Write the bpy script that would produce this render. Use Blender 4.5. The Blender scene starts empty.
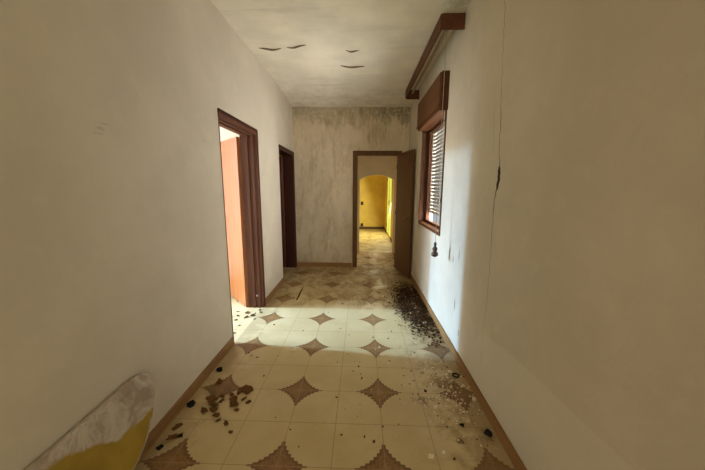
import bpy, bmesh, math, random
from mathutils import Vector, Matrix, noise

random.seed(11)
SC = bpy.context.scene
COL = SC.collection
PI = math.pi

# ------------------------------------------------------------------ camera
F_PX, PITCH, YAW, ROLL, CAM_H = 284.08, 0.1635, -0.0258, 0.0054, 1.5173
cp, sp, cy, sy = math.cos(PITCH), math.sin(PITCH), math.cos(YAW), math.sin(YAW)
fw = Vector((sy * cp, cy * cp, -sp))
ri0 = Vector((cy, -sy, 0))
up0 = ri0.cross(fw)
ri = math.cos(ROLL) * ri0 + math.sin(ROLL) * up0
up = -math.sin(ROLL) * ri0 + math.cos(ROLL) * up0
cam_data = bpy.data.cameras.new('camera')
cam = bpy.data.objects.new('camera', cam_data)
COL.objects.link(cam)
cam.matrix_world = Matrix(((ri.x, up.x, -fw.x, 0), (ri.y, up.y, -fw.y, 0), (ri.z, up.z, -fw.z, CAM_H), (0, 0, 0, 1)))
cam_data.sensor_width = 36
cam_data.lens = F_PX / 705 * 36
cam_data.clip_start = 0.02
SC.camera = cam

# ------------------------------------------------------------------ node helpers
class NT:
    def __init__(self, name):
        m = bpy.data.materials.new(name)
        m.use_nodes = True
        self.m = m
        self.t = m.node_tree
        self.bsdf = self.t.nodes['Principled BSDF']
        self.tc = self.t.nodes.new('ShaderNodeTexCoord')
    def lk(self, a, b):
        self.t.links.new(a, b)
    def new(self, typ, **kw):
        n = self.t.nodes.new(typ)
        for k, v in kw.items():
            setattr(n, k, v)
        return n
    def put(self, sock, v):
        if hasattr(v, 'is_output'):
            self.lk(v, sock)
        else:
            sock.default_value = v
    def math(self, op, a, b=0.0, c=0.0, clamp=False):
        n = self.new('ShaderNodeMath', operation=op, use_clamp=clamp)
        self.put(n.inputs[0], a); self.put(n.inputs[1], b)
        if len(n.inputs) > 2: self.put(n.inputs[2], c)
        return n.outputs[0]
    def mix(self, fac, a, b, mode='MIX'):
        n = self.new('ShaderNodeMix', data_type='RGBA', blend_type=mode)
        self.put(n.inputs[0], fac)
        self.put(n.inputs[6], a if hasattr(a, 'is_output') else (*a, 1) if len(a) == 3 else a)
        self.put(n.inputs[7], b if hasattr(b, 'is_output') else (*b, 1) if len(b) == 3 else b)
        return n.outputs[2]
    def noise(self, scale, detail=4, rough=0.55, vec=None, stretch=None, dist=0.0, off=None):
        n = self.new('ShaderNodeTexNoise')
        n.inputs['Scale'].default_value = scale
        n.inputs['Detail'].default_value = detail
        n.inputs['Roughness'].default_value = rough
        n.inputs['Distortion'].default_value = dist
        v = vec or self.tc.outputs['Object']
        if stretch or off:
            mp = self.new('ShaderNodeMapping')
            if stretch: mp.inputs['Scale'].default_value = stretch
            if off: mp.inputs['Location'].default_value = off
            self.lk(v, mp.inputs['Vector']); v = mp.outputs[0]
        self.lk(v, n.inputs['Vector'])
        return n.outputs['Fac']
    def xyz(self, vec=None):
        s = self.new('ShaderNodeSeparateXYZ')
        self.lk(vec or self.tc.outputs['Object'], s.inputs[0])
        return s.outputs
    def smooth(self, v, a, b, lo=0.0, hi=1.0):
        n = self.new('ShaderNodeMapRange', interpolation_type='SMOOTHSTEP')
        self.put(n.inputs[0], v)
        n.inputs[1].default_value = a; n.inputs[2].default_value = b
        n.inputs[3].default_value = lo; n.inputs[4].default_value = hi
        return n.outputs[0]
    def curve(self, v, pts):
        """piecewise function of v; pts are (v, f) with v ascending"""
        v0, v1 = pts[0][0], pts[-1][0]
        f0, f1 = min(p[1] for p in pts), max(p[1] for p in pts)
        r = self.new('ShaderNodeMapRange'); self.put(r.inputs[0], v)
        r.inputs[1].default_value = v0; r.inputs[2].default_value = v1
        n = self.new('ShaderNodeFloatCurve')
        c = n.mapping.curves[0]
        q = [((p[0] - v0) / (v1 - v0), (p[1] - f0) / max(1e-6, f1 - f0)) for p in pts]
        c.points[0].location = q[0]; c.points[-1].location = q[-1]
        for p in q[1:-1]: c.points.new(*p)
        for p in c.points: p.handle_type = 'VECTOR'
        n.mapping.update()
        self.lk(r.outputs[0], n.inputs['Value'])
        return self.math('MULTIPLY_ADD', n.outputs[0], f1 - f0, f0)
    def bump(self, h, strength=0.3, dist=0.01):
        b = self.new('ShaderNodeBump')
        b.inputs['Strength'].default_value = strength
        b.inputs['Distance'].default_value = dist
        self.lk(h, b.inputs['Height'])
        self.lk(b.outputs[0], self.bsdf.inputs['Normal'])
    def done(self, color, rough=0.8, spec=0.3, metal=0.0):
        self.put(self.bsdf.inputs['Base Color'], color if hasattr(color, 'is_output') else (*color, 1))
        self.put(self.bsdf.inputs['Roughness'], rough)
        self.bsdf.inputs['Specular IOR Level'].default_value = spec
        self.bsdf.inputs['Metallic'].default_value = metal
        return self.m

def blob(n, ax, ay, px, py, rx, ry, soft=0.5):
    """1 inside an ellipse around (px, py), ragged edge"""
    dx = n.math('DIVIDE', n.math('SUBTRACT', ax, px), rx)
    dy = n.math('DIVIDE', n.math('SUBTRACT', ay, py), ry)
    d = n.math('SQRT', n.math('ADD', n.math('MULTIPLY', dx, dx), n.math('MULTIPLY', dy, dy)))
    d = n.math('ADD', d, n.math('MULTIPLY', n.math('SUBTRACT', n.noise(40, 3), 0.5), 1.6))
    return n.smooth(d, 1.0, 1.0 - soft)

def add_all(n, lst):
    v = lst[0]
    for x in lst[1:]: v = n.math('MAXIMUM', v, x)
    return v

# ------------------------------------------------------------------ materials
def plaster(name, col, mottled=0.10, rough=0.92):
    n = NT(name)
    a = n.noise(1.3, 5, 0.6); b = n.noise(9, 5, 0.6)
    d = tuple(c * (1 - 2.2 * mottled) for c in col)
    c = n.mix(n.smooth(a, 0.35, 0.68), d, col)
    c = n.mix(n.math('MULTIPLY', n.smooth(b, 0.52, 0.75), 0.25), c, tuple(min(1, k * 1.12) for k in col))
    n.bump(n.math('ADD', n.noise(6, 4), n.math('MULTIPLY', n.noise(60, 3), 0.25)), 0.22, 0.012)
    return n, c, rough

WALLC = (0.62, 0.55, 0.435)
def m_left():
    n, c, r = plaster('aged_cream_plaster', WALLC, 0.05)
    x, y, z = n.xyz()
    streak = n.noise(26, 4, 0.6, stretch=(1, 1, 0.25))
    sm = add_all(n, [blob(n, y, z, 1.375, 1.79, 0.03, 0.012), blob(n, y, z, 1.40, 1.815, 0.045, 0.006),
                     blob(n, y, z, 2.30, 1.88, 0.03, 0.008), blob(n, y, z, 1.36, 1.765, 0.03, 0.006)])
    c = n.mix(n.math('MULTIPLY', sm, 0.22), c, (0.16, 0.13, 0.09))
    # damp dirt near the far corner and the ceiling line
    far = n.math('MULTIPLY', n.smooth(y, 4.3, 5.4), n.smooth(streak, 0.4, 0.7))
    c = n.mix(n.math('MULTIPLY', far, 0.35), c, (0.30, 0.24, 0.16))
    return n.done(c, r, 0.2)

def m_right():
    n, c, r = plaster('cracked_cream_plaster', WALLC, 0.06)
    x, y, z = n.xyz()
    wob = n.math('MULTIPLY', n.math('SUBTRACT', n.noise(14, 4, 0.65, stretch=(0, 0, 1)), 0.5), 0.06)
    wob2 = n.math('MULTIPLY', n.math('SUBTRACT', n.noise(45, 3, 0.6, stretch=(0, 0, 1)), 0.5), 0.03)
    jag = n.math('ADD', wob, wob2)
    yc = n.curve(z, [(0.55, 1.90), (0.76, 1.877), (1.045, 1.884), (1.445, 1.898), (1.573, 1.862), (1.668, 1.868), (1.80, 1.895), (1.973, 1.905), (2.135, 1.93), (2.4, 1.955), (2.70, 1.985), (3.02, 1.99)])
    wd = n.curve(z, [(0.45, 0.0), (0.75, 0.0012), (1.0, 0.0018), (1.30, 0.0028), (1.44, 0.005), (1.475, 0.008), (1.50, 0.007), (1.545, 0.016), (1.63, 0.017), (1.665, 0.006), (1.70, 0.003), (2.0, 0.0035), (2.1, 0.002), (2.3, 0.0006), (2.5, 0.0022), (3.0, 0.0012)])
    d = n.math('ABSOLUTE', n.math('SUBTRACT', n.math('ADD', y, jag), yc))
    crack = n.math('SUBTRACT', 1.0, n.smooth(n.math('SUBTRACT', d, wd), -0.0012, 0.0022))
    crack = n.math('MULTIPLY', crack, n.math('MAXIMUM', n.smooth(wd, 0.004, 0.010), n.smooth(n.noise(7, 3, 0.6, stretch=(0, 0, 1)), 0.30, 0.60, 0.35, 0.85)))
    # side branch of the crack
    yc2 = n.curve(z, [(1.70, 1.98), (1.85, 1.975), (1.99, 2.0), (2.2, 1.99)])
    d2 = n.math('ABSOLUTE', n.math('SUBTRACT', n.math('SUBTRACT', y, jag), yc2))
    br = n.math('MULTIPLY', n.math('SUBTRACT', 1.0, n.smooth(d2, 0.0006, 0.004)), n.math('MULTIPLY', n.smooth(z, 1.70, 1.78), n.smooth(z, 2.1, 1.98)))
    crack = n.math('MAXIMUM', crack, n.math('MULTIPLY', br, 0.35))
    # lower zone with a curved top edge, a little paler and greyer
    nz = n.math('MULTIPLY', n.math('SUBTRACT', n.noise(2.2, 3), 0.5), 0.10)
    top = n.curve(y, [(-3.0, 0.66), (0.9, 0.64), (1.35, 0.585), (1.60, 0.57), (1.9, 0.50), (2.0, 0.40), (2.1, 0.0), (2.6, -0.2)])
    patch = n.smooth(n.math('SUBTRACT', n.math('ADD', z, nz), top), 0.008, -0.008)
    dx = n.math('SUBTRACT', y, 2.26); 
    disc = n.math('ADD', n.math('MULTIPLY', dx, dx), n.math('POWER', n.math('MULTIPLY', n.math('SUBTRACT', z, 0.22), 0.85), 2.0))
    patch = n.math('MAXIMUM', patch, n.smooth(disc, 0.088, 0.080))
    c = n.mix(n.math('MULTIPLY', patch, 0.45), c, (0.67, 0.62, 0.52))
    # scrapes, damp marks
    sm = add_all(n, [blob(n, y, z, 2.50, 0.47, 0.020, 0.07), blob(n, y, z, 2.47, 0.93, 0.012, 0.07), blob(n, y, z, 2.62, 0.86, 0.014, 0.05),
                     blob(n, y, z, 2.36, 0.26, 0.012, 0.05), blob(n, y, z, 2.04, 1.45, 0.006, 0.01)])
    c = n.mix(n.math('MULTIPLY', sm, 0.7), c, (0.17, 0.16, 0.13))
    damp = n.math('MULTIPLY', n.smooth(n.noise(2.6, 5, 0.65, stretch=(1, 1, 0.4)), 0.50, 0.72), n.smooth(y, 2.6, 4.2))
    c = n.mix(n.math('MULTIPLY', damp, 0.35), c, (0.33, 0.26, 0.16))
    c = n.mix(crack, c, (0.035, 0.022, 0.012))
    n.bump(n.math('SUBTRACT', n.math('ADD', n.noise(6, 4), n.math('MULTIPLY', n.noise(60, 3), 0.25)), n.math('MULTIPLY', crack, 2.0)), 0.25, 0.012)
    return n.done(c, r, 0.2)

def m_back():
    n, c, r = plaster('water_stained_plaster', (0.66, 0.545, 0.385), 0.07)
    x, y, z = n.xyz()
    st = n.noise(3.2, 6, 0.7, stretch=(1.5, 1, 0.7))
    fine = n.noise(9, 5, 0.7, stretch=(2.6, 1, 0.22))
    v = n.math('ADD', n.math('MULTIPLY', st, 0.7), n.math('MULTIPLY', fine, 0.3))
    c = n.mix(n.math('MULTIPLY', n.smooth(v, 0.45, 0.62), 0.45), c, (0.33, 0.225, 0.125))
    pale = n.noise(4.5, 5, 0.7, stretch=(1.6, 1, 0.6), off=(3.1, 0, 1.7))
    c = n.mix(n.math('MULTIPLY', n.smooth(pale, 0.50, 0.66), 0.36), c, (0.70, 0.61, 0.48))
    # mould along the ceiling line and running down
    edge = n.math('ADD', z, n.math('MULTIPLY', n.math('SUBTRACT', n.noise(5, 6, 0.75, stretch=(1.5, 1, 0.5)), 0.5), 1.3))
    mould = n.math('MULTIPLY', n.smooth(edge, 2.60, 2.86), n.smooth(n.noise(16, 5, 0.75), 0.34, 0.54))
    right = n.smooth(x, -0.1, 0.5, 0.5, 1.0)
    c = n.mix(n.math('MULTIPLY', n.math('MULTIPLY', mould, right), 0.68), c, (0.115, 0.095, 0.045))
    runs = n.math('MULTIPLY', n.smooth(fine, 0.55, 0.66), n.math('MULTIPLY', n.smooth(z, 2.15, 2.8), n.smooth(x, -0.15, 0.15)))
    c = n.mix(n.math('MULTIPLY', runs, 0.7), c, (0.13, 0.11, 0.055))
    return n.done(c, r, 0.2)

def m_ceiling():
    n = NT('peeling_ceiling_paint')
    x, y, z = n.xyz()
    base = (0.87, 0.81, 0.67)
    c = n.mix(n.smooth(n.noise(1.7, 5, 0.6), 0.36, 0.68), tuple(k * 0.84 for k in base), base)
    band = n.noise(3.0, 4, 0.6, stretch=(0.35, 2.4, 1))
    c = n.mix(n.math('MULTIPLY', n.smooth(band, 0.52, 0.70), 0.28), c, (0.52, 0.45, 0.33))
    far = n.math('MULTIPLY', n.smooth(y, 4.1, 5.3), n.smooth(n.noise(7, 5, 0.7), 0.42, 0.62))
    c = n.mix(n.math('MULTIPLY', far, 0.28), c, (0.36, 0.29, 0.19))
    c = n.mix(n.math('MULTIPLY', n.smooth(n.noise(2.6, 4, 0.6, off=(4, 2, 0)), 0.58, 0.72), 0.6), c, (0.80, 0.74, 0.62))
    damp = blob(n, x, y, 0.80, 2.62, 0.16, 0.10, 0.9)
    c = n.mix(n.math('MULTIPLY', damp, 0.6), c, (0.25, 0.22, 0.13))
    n.bump(n.math('ADD', n.noise(5, 5), n.math('MULTIPLY', band, 0.6)), 0.25, 0.012)
    return n.done(c, 0.9, 0.2)

def m_floor():
    n = NT('star_pattern_floor_tile')
    mp = n.new('ShaderNodeMapping', vector_type='TEXTURE')
    mp.inputs['Location'].default_value = (-0.4432, 1.9289, 0)
    mp.inputs['Rotation'].default_value = (0, 0, -0.0053)
    mp.inputs['Scale'].default_value = (0.6, 0.6, 1)
    n.lk(n.tc.outputs['Object'], mp.inputs['Vector'])
    u, v, _ = n.xyz(mp.outputs[0])
    x, y, _z = n.xyz()
    def tri(t):                       # distance to the nearest integer
        return n.math('ABSOLUTE', n.math('SUBTRACT', t, n.math('ROUND', t)))
    a, b = tri(u), tri(v)
    R, P_ = 0.305, 0.66
    pa = n.math('POWER', n.math('DIVIDE', a, R), P_)
    pb = n.math('POWER', n.math('DIVIDE', b, R), P_)
    tt = n.math('DIVIDE', n.math('SUBTRACT', a, b), R)
    sc = n.math('MULTIPLY', n.math('SINE', n.math('MULTIPLY', tt, 27.0)), 0.035)
    sd = n.math('SUBTRACT', n.math('SUBTRACT', 1.0, n.math('ADD', pa, pb)), sc)
    star = n.smooth(sd, -0.015, 0.015)
    rim = n.math('MULTIPLY', star, n.smooth(sd, 0.20, 0.10))
    # star ornament: fine mottled lattice
    orn = n.new('ShaderNodeTexVoronoi', feature='DISTANCE_TO_EDGE'); orn.inputs['Scale'].default_value = 34
    n.lk(mp.outputs[0], orn.inputs['Vector'])
    lat = n.smooth(orn.outputs['Distance'], 0.0, 0.25)
    brown = n.mix(lat, (0.27, 0.145, 0.048), (0.185, 0.088, 0.028))
    brown = n.mix(n.math('MULTIPLY', rim, 0.7), brown, (0.14, 0.065, 0.025))
    core = n.smooth(n.math('ADD', a, b), 0.07, 0.05)
    brown = n.mix(n.math('MULTIPLY', core, 0.5), brown, (0.30, 0.17, 0.08))
    cream = n.mix(n.smooth(n.noise(2.1, 5, 0.6), 0.35, 0.65), (0.50, 0.38, 0.19), (0.57, 0.45, 0.245))
    cream = n.mix(n.math('MULTIPLY', n.smooth(n.noise(40, 3, 0.6), 0.5, 0.8), 0.25), cream, (0.44, 0.33, 0.175))
    c = n.mix(star, cream, brown)
    gm = n.math('MINIMUM', tri(n.math('MULTIPLY', u, 2.0)), tri(n.math('MULTIPLY', v, 2.0)))
    grout = n.smooth(gm, 0.0085, 0.0045)
    c = n.mix(n.math('MULTIPLY', grout, 0.8), c, n.mix(star, (0.26, 0.18, 0.08), (0.33, 0.22, 0.11)))
    # dirt: brown silt over the far half, along the right wall and in patches
    nb = n.noise(1.6, 6, 0.68); nf = n.noise(9, 6, 0.7)
    nl = n.noise(5, 6, 0.72, stretch=(1.0, 0.7, 1), dist=0.8)
    far = n.math('MULTIPLY', n.smooth(n.math('ADD', y, n.math('MULTIPLY', nb, 1.3)), 3.95, 4.45), n.smooth(nl, 0.36, 0.62, 0.25, 1.0))
    far = n.math('MULTIPLY', far, n.smooth(y, 6.4, 7.4, 1.0, 0.55))
    c = n.mix(n.math('MULTIPLY', far, 0.60), c, n.mix(n.smooth(nl, 0.42, 0.66), (0.40, 0.25, 0.085), (0.19, 0.105, 0.03)))
    rust = n.math('MULTIPLY', blob(n, x, y, 0.22, 3.62, 0.55, 0.34, 0.9), n.smooth(nl, 0.40, 0.56))
    c = n.mix(n.math('MULTIPLY', rust, 0.75), c, (0.20, 0.105, 0.03))
    edge = n.math('MULTIPLY', n.smooth(n.math('ADD', x, n.math('MULTIPLY', n.math('SUBTRACT', nf, 0.5), 1.1)), 0.45, 0.80), n.smooth(x, 0.95, 0.88))
    c = n.mix(n.math('MULTIPLY', edge, 0.55), c, (0.19, 0.12, 0.055))
    le = n.math('MULTIPLY', n.smooth(n.math('SUBTRACT', x, n.math('MULTIPLY', n.math('SUBTRACT', nf, 0.5), 0.9)), -0.95, -1.2), n.smooth(x, -1.235, -1.225))
    c = n.mix(n.math('MULTIPLY', le, 0.35), c, (0.19, 0.12, 0.055))
    stains = add_all(n, [blob(n, x, y, 0.70, 1.98, 0.14, 0.16, 0.9), blob(n, x, y, 0.47, 1.86, 0.12, 0.07, 0.9), blob(n, x, y, 0.62, 1.52, 0.03, 0.025),
                         blob(n, x, y, -1.02, 1.88, 0.14, 0.12, 0.8), blob(n, x, y, 0.80, 1.55, 0.06, 0.10, 0.9)])
    c = n.mix(n.math('MULTIPLY', n.math('MULTIPLY', stains, n.smooth(nf, 0.42, 0.58)), 0.8), c, (0.13, 0.07, 0.025))
    specks = n.new('ShaderNodeTexVoronoi'); specks.inputs['Scale'].default_value = 17
    n.lk(n.tc.outputs['Object'], specks.inputs['Vector'])
    sp_ = n.math('MULTIPLY', n.smooth(specks.outputs['Distance'], 0.10, 0.05), n.smooth(n.noise(3.1, 3), 0.52, 0.6))
    c = n.mix(n.math('MULTIPLY', sp_, 0.6), c, (0.15, 0.09, 0.04))
    dirt = n.math('ADD', far, edge)
    n.bump(n.math('SUBTRACT', n.math('MULTIPLY', nf, 0.15), grout), 0.15, 0.004)
    return n.done(c, n.smooth(dirt, 0.0, 1.0, 0.42, 0.85), 0.4)

def wood(name, c1, c2, rough=0.45, scale=1.0, axis='z', spec=0.4):
    n = NT(name)
    st = {'z': (14, 14, 0.8), 'y': (14, 0.8, 14), 'x': (0.8, 14, 14)}[axis]
    g = n.noise(1.6 * scale, 6, 0.6, stretch=st, dist=0.6)
    f = n.noise(7 * scale, 4, 0.6, stretch=st)
    c = n.mix(n.smooth(n.math('ADD', n.math('MULTIPLY', g, 0.7), n.math('MULTIPLY', f, 0.3)), 0.36, 0.64), c1, c2)
    n.bump(f, 0.06, 0.002)
    return n.done(c, rough, spec)

def flat(name, col, rough=0.7, spec=0.3, var=0.15, scale=20, metal=0.0):
    n = NT(name)
    c = n.mix(n.smooth(n.noise(scale, 4, 0.6), 0.35, 0.65), tuple(k * (1 - var) for k in col), tuple(min(1, k * (1 + var)) for k in col))
    return n.done(c, rough, spec, metal)

M = {}
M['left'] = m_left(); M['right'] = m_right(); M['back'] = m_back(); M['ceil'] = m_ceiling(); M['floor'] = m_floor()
n_, c_, r_ = plaster('cream_plaster', WALLC, 0.06); M['plaster'] = n_.done(c_, r_, 0.2)
n_, c_, r_ = plaster('white_plaster', (0.72, 0.70, 0.66), 0.04); M['white'] = n_.done(c_, r_, 0.2)
n_, c_, r_ = plaster('beige_plaster', (0.64, 0.53, 0.35), 0.08); M['hall'] = n_.done(c_, r_, 0.2)
n_, c_, r_ = plaster('yellow_wall_paint', (0.74, 0.56, 0.15), 0.10); M['yellow'] = n_.done(c_, r_, 0.2)
def m_floor_y():
    n = NT('dusty_pale_floor')
    nl = n.noise(3.5, 6, 0.7, dist=0.8)
    c = n.mix(n.smooth(nl, 0.38, 0.62), (0.33, 0.235, 0.07), (0.56, 0.46, 0.20))
    x, y, z = n.xyz()
    g = n.math('MINIMUM', n.math('PINGPONG', x, 0.15), n.math('PINGPONG', y, 0.15))
    c = n.mix(n.smooth(g, 0.005, 0.002, 0, 0.5), c, (0.22, 0.15, 0.05))
    return n.done(c, 0.6, 0.3)
M['floor_y'] = m_floor_y()
M['base'] = wood('orange_brown_baseboard', (0.22, 0.11, 0.036), (0.30, 0.155, 0.055), 0.45, 1, 'y')
M['base_x'] = wood('orange_brown_baseboard_across', (0.27, 0.135, 0.045), (0.36, 0.19, 0.07), 0.45, 1, 'x')
M['dark_base'] = flat('dark_brown_skirting', (0.10, 0.06, 0.03), 0.5)
M['frame'] = wood('red_brown_door_frame', (0.095, 0.032, 0.018), (0.13, 0.048, 0.027), 0.5, 1, 'z', 0.25)
M['frame_dark'] = wood('dark_maroon_door_frame', (0.032, 0.010, 0.006), (0.060, 0.017, 0.010), 0.5, 1, 'z', 0.2)
M['frame_brown'] = wood('brown_door_frame', (0.095, 0.042, 0.014), (0.14, 0.064, 0.023), 0.55, 1, 'z', 0.15)
M['leaf_orange'] = wood('orange_veneer', (0.30, 0.088, 0.020), (0.37, 0.122, 0.032), 0.25, 0.8, 'z', 0.5)
M['leaf_brown'] = wood('brown_veneer', (0.085, 0.034, 0.013), (0.125, 0.053, 0.020), 0.45, 1, 'z', 0.3)
M['leaf_maroon'] = wood('maroon_veneer', (0.10, 0.022, 0.014), (0.14, 0.034, 0.02), 0.35)
M['pelmet'] = wood('dark_red_brown_wood', (0.085, 0.027, 0.011), (0.12, 0.042, 0.018), 0.55, 1, 'y', 0.2)
M['window_wood'] = wood('window_brown_wood', (0.10, 0.037, 0.014), (0.14, 0.055, 0.021), 0.55, 1, 'y', 0.15)
M['window_post'] = wood('window_brown_wood_upright', (0.062, 0.022, 0.009), (0.09, 0.034, 0.014), 0.55, 1, 'z', 0.15)
M['slat'] = flat('grimy_white_shutter_plastic', (0.34, 0.33, 0.29), 0.45, 0.4, 0.04)
_t = M['slat'].node_tree
_tr = _t.nodes.new('ShaderNodeBsdfTranslucent'); _tr.inputs[0].default_value = (0.80, 0.76, 0.62, 1)
_mx = _t.nodes.new('ShaderNodeMixShader'); _mx.inputs[0].default_value = 0.03
_out = _t.nodes['Material Output']
_t.links.new(_t.nodes['Principled BSDF'].outputs[0], _mx.inputs[1]); _t.links.new(_tr.outputs[0], _mx.inputs[2]); _t.links.new(_mx.outputs[0], _out.inputs[0])
M['strap'] = flat('pale_webbing', (0.50, 0.44, 0.33), 0.9, 0.1, 0.12, 60)
M['brass'] = flat('tarnished_brass', (0.16, 0.11, 0.055), 0.45, 0.5, 0.1, 30, 1.0)
M['steel'] = flat('dull_steel', (0.45, 0.43, 0.40), 0.35, 0.5, 0.1, 30, 1.0)
M['cord'] = flat('grey_cord', (0.42, 0.36, 0.26), 0.9, 0.1)
M['knob'] = wood('dark_turned_wood', (0.055, 0.028, 0.014), (0.09, 0.045, 0.02), 0.35)
M['ivory'] = flat('ivory_plastic', (0.50, 0.43, 0.32), 0.45, 0.4, 0.04)
M['chip'] = flat('white_plaster_chip', (0.70, 0.61, 0.46), 0.9, 0.1, 0.12, 40)
M['crumb'] = flat('tan_plaster_crumb', (0.52, 0.42, 0.27), 0.9, 0.1, 0.2, 40)
M['soot'] = flat('black_dirt', (0.018, 0.015, 0.013), 0.95, 0.02, 0.3, 60)
M['dark_leaf'] = flat('dark_dried_leaf', (0.050, 0.025, 0.012), 0.9, 0.05, 0.4, 30)
M['brown_leaf'] = flat('brown_dried_leaf', (0.13, 0.062, 0.023), 0.9, 0.05, 0.4, 30)
M['peel'] = flat('curled_ceiling_paint', (0.20, 0.16, 0.10), 0.9, 0.1)
M['glass_dark'] = flat('dark_iron', (0.03, 0.025, 0.02), 0.5)

def m_board():
    n = NT('flaking_white_and_yellow_paint')
    x, y, z = n.xyz()
    w = n.math('MULTIPLY', n.math('SUBTRACT', n.noise(9, 5, 0.65), 0.5), 0.09)
    line = n.curve(y, [(-0.7, 0.50), (0.0, 0.475), (0.133, 0.45), (0.22, 0.385), (0.334, 0.325), (0.45, 0.305), (0.552, 0.29), (0.7, 0.27)])
    yel = n.smooth(n.math('SUBTRACT', n.math('ADD', z, w), line), 0.010, -0.010)
    white = n.mix(n.smooth(n.noise(6, 6, 0.7, dist=1.2), 0.40, 0.62), (0.33, 0.25, 0.185), (0.50, 0.44, 0.36))
    white = n.mix(n.math('MULTIPLY', n.smooth(n.noise(17, 5, 0.7, dist=1.5), 0.55, 0.70), 0.5), white, (0.24, 0.15, 0.105))
    yl = n.mix(n.smooth(n.noise(4, 4, 0.6), 0.35, 0.65), (0.27, 0.175, 0.018), (0.36, 0.24, 0.03))
    c = n.mix(yel, white, yl)
    n.bump(n.math('SUBTRACT', n.noise(14, 5), n.math('MULTIPLY', yel, 0.4)), 0.25, 0.004)
    return n.done(c, 0.6, 0.3)
M['board'] = m_board()
M['board_rim'] = flat('pale_board_edge', (0.45, 0.38, 0.29), 0.7, 0.2, 0.15, 30)

def emit(name, col, strength, base=None):
    n = NT(name)
    wob = n.noise(2.2, 4, 0.6, stretch=(1, 1, 0.6))
    c = n.mix(n.smooth(wob, 0.35, 0.7), tuple(k * 0.75 for k in col), col)
    n.lk(c, n.bsdf.inputs['Emission Color'])
    n.bsdf.inputs['Emission Strength'].default_value = strength
    return n.done(base or col, 0.3, 0.4)
M['yellow_pane'] = emit('sunlit_yellow_green_pane', (0.80, 0.86, 0.13), 1.0, (0.2, 0.2, 0.05))

# ------------------------------------------------------------------ mesh helper
class MB:
    def __init__(self):
        self.v, self.f, self.mi, self.sm = [], [], [], []
        self.xf = None
    def add(self, verts, faces, mi=0, smooth=False):
        k = len(self.v)
        for p in verts:
            p = Vector(p)
            self.v.append(self.xf(p) if self.xf else p)
        for f in faces:
            self.f.append([i + k for i in f]); self.mi.append(mi); self.sm.append(smooth)
        return self
    def box(self, x0, x1, y0, y1, z0, z1, mi=0):
        if x0 > x1: x0, x1 = x1, x0
        if y0 > y1: y0, y1 = y1, y0
        v = [(x, y, z) for z in (z0, z1) for y in (y0, y1) for x in (x0, x1)]
        return self.add(v, [(0, 2, 3, 1), (4, 5, 7, 6), (0, 1, 5, 4), (2, 6, 7, 3), (0, 4, 6, 2), (1, 3, 7, 5)], mi)
    def prism(self, pts, off, mi=0):
        """closed 3-D outline swept along the vector off"""
        n = len(pts); o = Vector(off)
        v = [Vector(p) for p in pts] + [Vector(p) + o for p in pts]
        f = [tuple(range(n))[::-1], tuple(range(n, 2 * n))] + [(i, (i + 1) % n, n + (i + 1) % n, n + i) for i in range(n)]
        return self.add(v, f, mi)
    def tube(self, pts, r, n=10, mi=0, cap=True):
        pts = [Vector(p) for p in pts]
        rs = r if isinstance(r, (list, tuple)) else [r] * len(pts)
        v = []; f = []
        for i, p in enumerate(pts):
            t = (pts[min(i + 1, len(pts) - 1)] - pts[max(i - 1, 0)]).normalized()
            a = t.orthogonal().normalized() if i == 0 else (a - t * a.dot(t)).normalized()
            b = t.cross(a)
            for k in range(n):
                an = 2 * PI * k / n
                v.append(p + (a * math.cos(an) + b * math.sin(an)) * rs[i])
        for i in range(len(pts) - 1):
            for k in range(n):
                f.append((i * n + k, i * n + (k + 1) % n, (i + 1) * n + (k + 1) % n, (i + 1) * n + k))
        if cap:
            f.append(tuple(range(n))[::-1]); f.append(tuple(range((len(pts) - 1) * n, len(pts) * n)))
        return self.add(v, f, mi, True)
    def lathe(self, prof, cx_, cy_, n=20, mi=0):
        return self.tube([(cx_, cy_, z) for r, z in prof], [max(r, 1e-4) for r, z in prof], n, mi)
    def build(self, name, mat, parent=None, bevel=0.0, origin=None):
        me = bpy.data.meshes.new(name)
        og = Vector(origin) if origin is not None else (Vector(parent.get('_o', (0, 0, 0))) if parent is not None else Vector((0, 0, 0)))
        me.from_pydata([p - og for p in self.v], [], self.f)
        for m in (mat if isinstance(mat, (list, tuple)) else [mat]): me.materials.append(m)
        for p, mi, s in zip(me.polygons, self.mi, self.sm):
            p.material_index = mi; p.use_smooth = s
        bm = bmesh.new(); bm.from_mesh(me); bmesh.ops.recalc_face_normals(bm, faces=bm.faces); bm.to_mesh(me); bm.free()
        o = bpy.data.objects.new(name, me)
        COL.objects.link(o)
        if parent is not None:
            o.parent = parent
            o['_o'] = tuple(og)
        else:
            o.location = og
            o['_o'] = tuple(og)
        if bevel:
            b = o.modifiers.new('bevel', 'BEVEL'); b.width = bevel; b.segments = 2; b.limit_method = 'ANGLE'
        return o

def tag(o, label, cat, group=None, kind=None):
    if label: o['label'] = label
    if cat: o['category'] = cat
    if group: o['group'] = group
    if kind: o['kind'] = kind
    return o

def empty(name, loc, label, cat, group=None, kind=None):
    o = bpy.data.objects.new(name, None)
    o.empty_display_size = 0.1
    COL.objects.link(o); o.location = loc; o['_o'] = tuple(loc)
    return tag(o, label, cat, group, kind)

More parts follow.
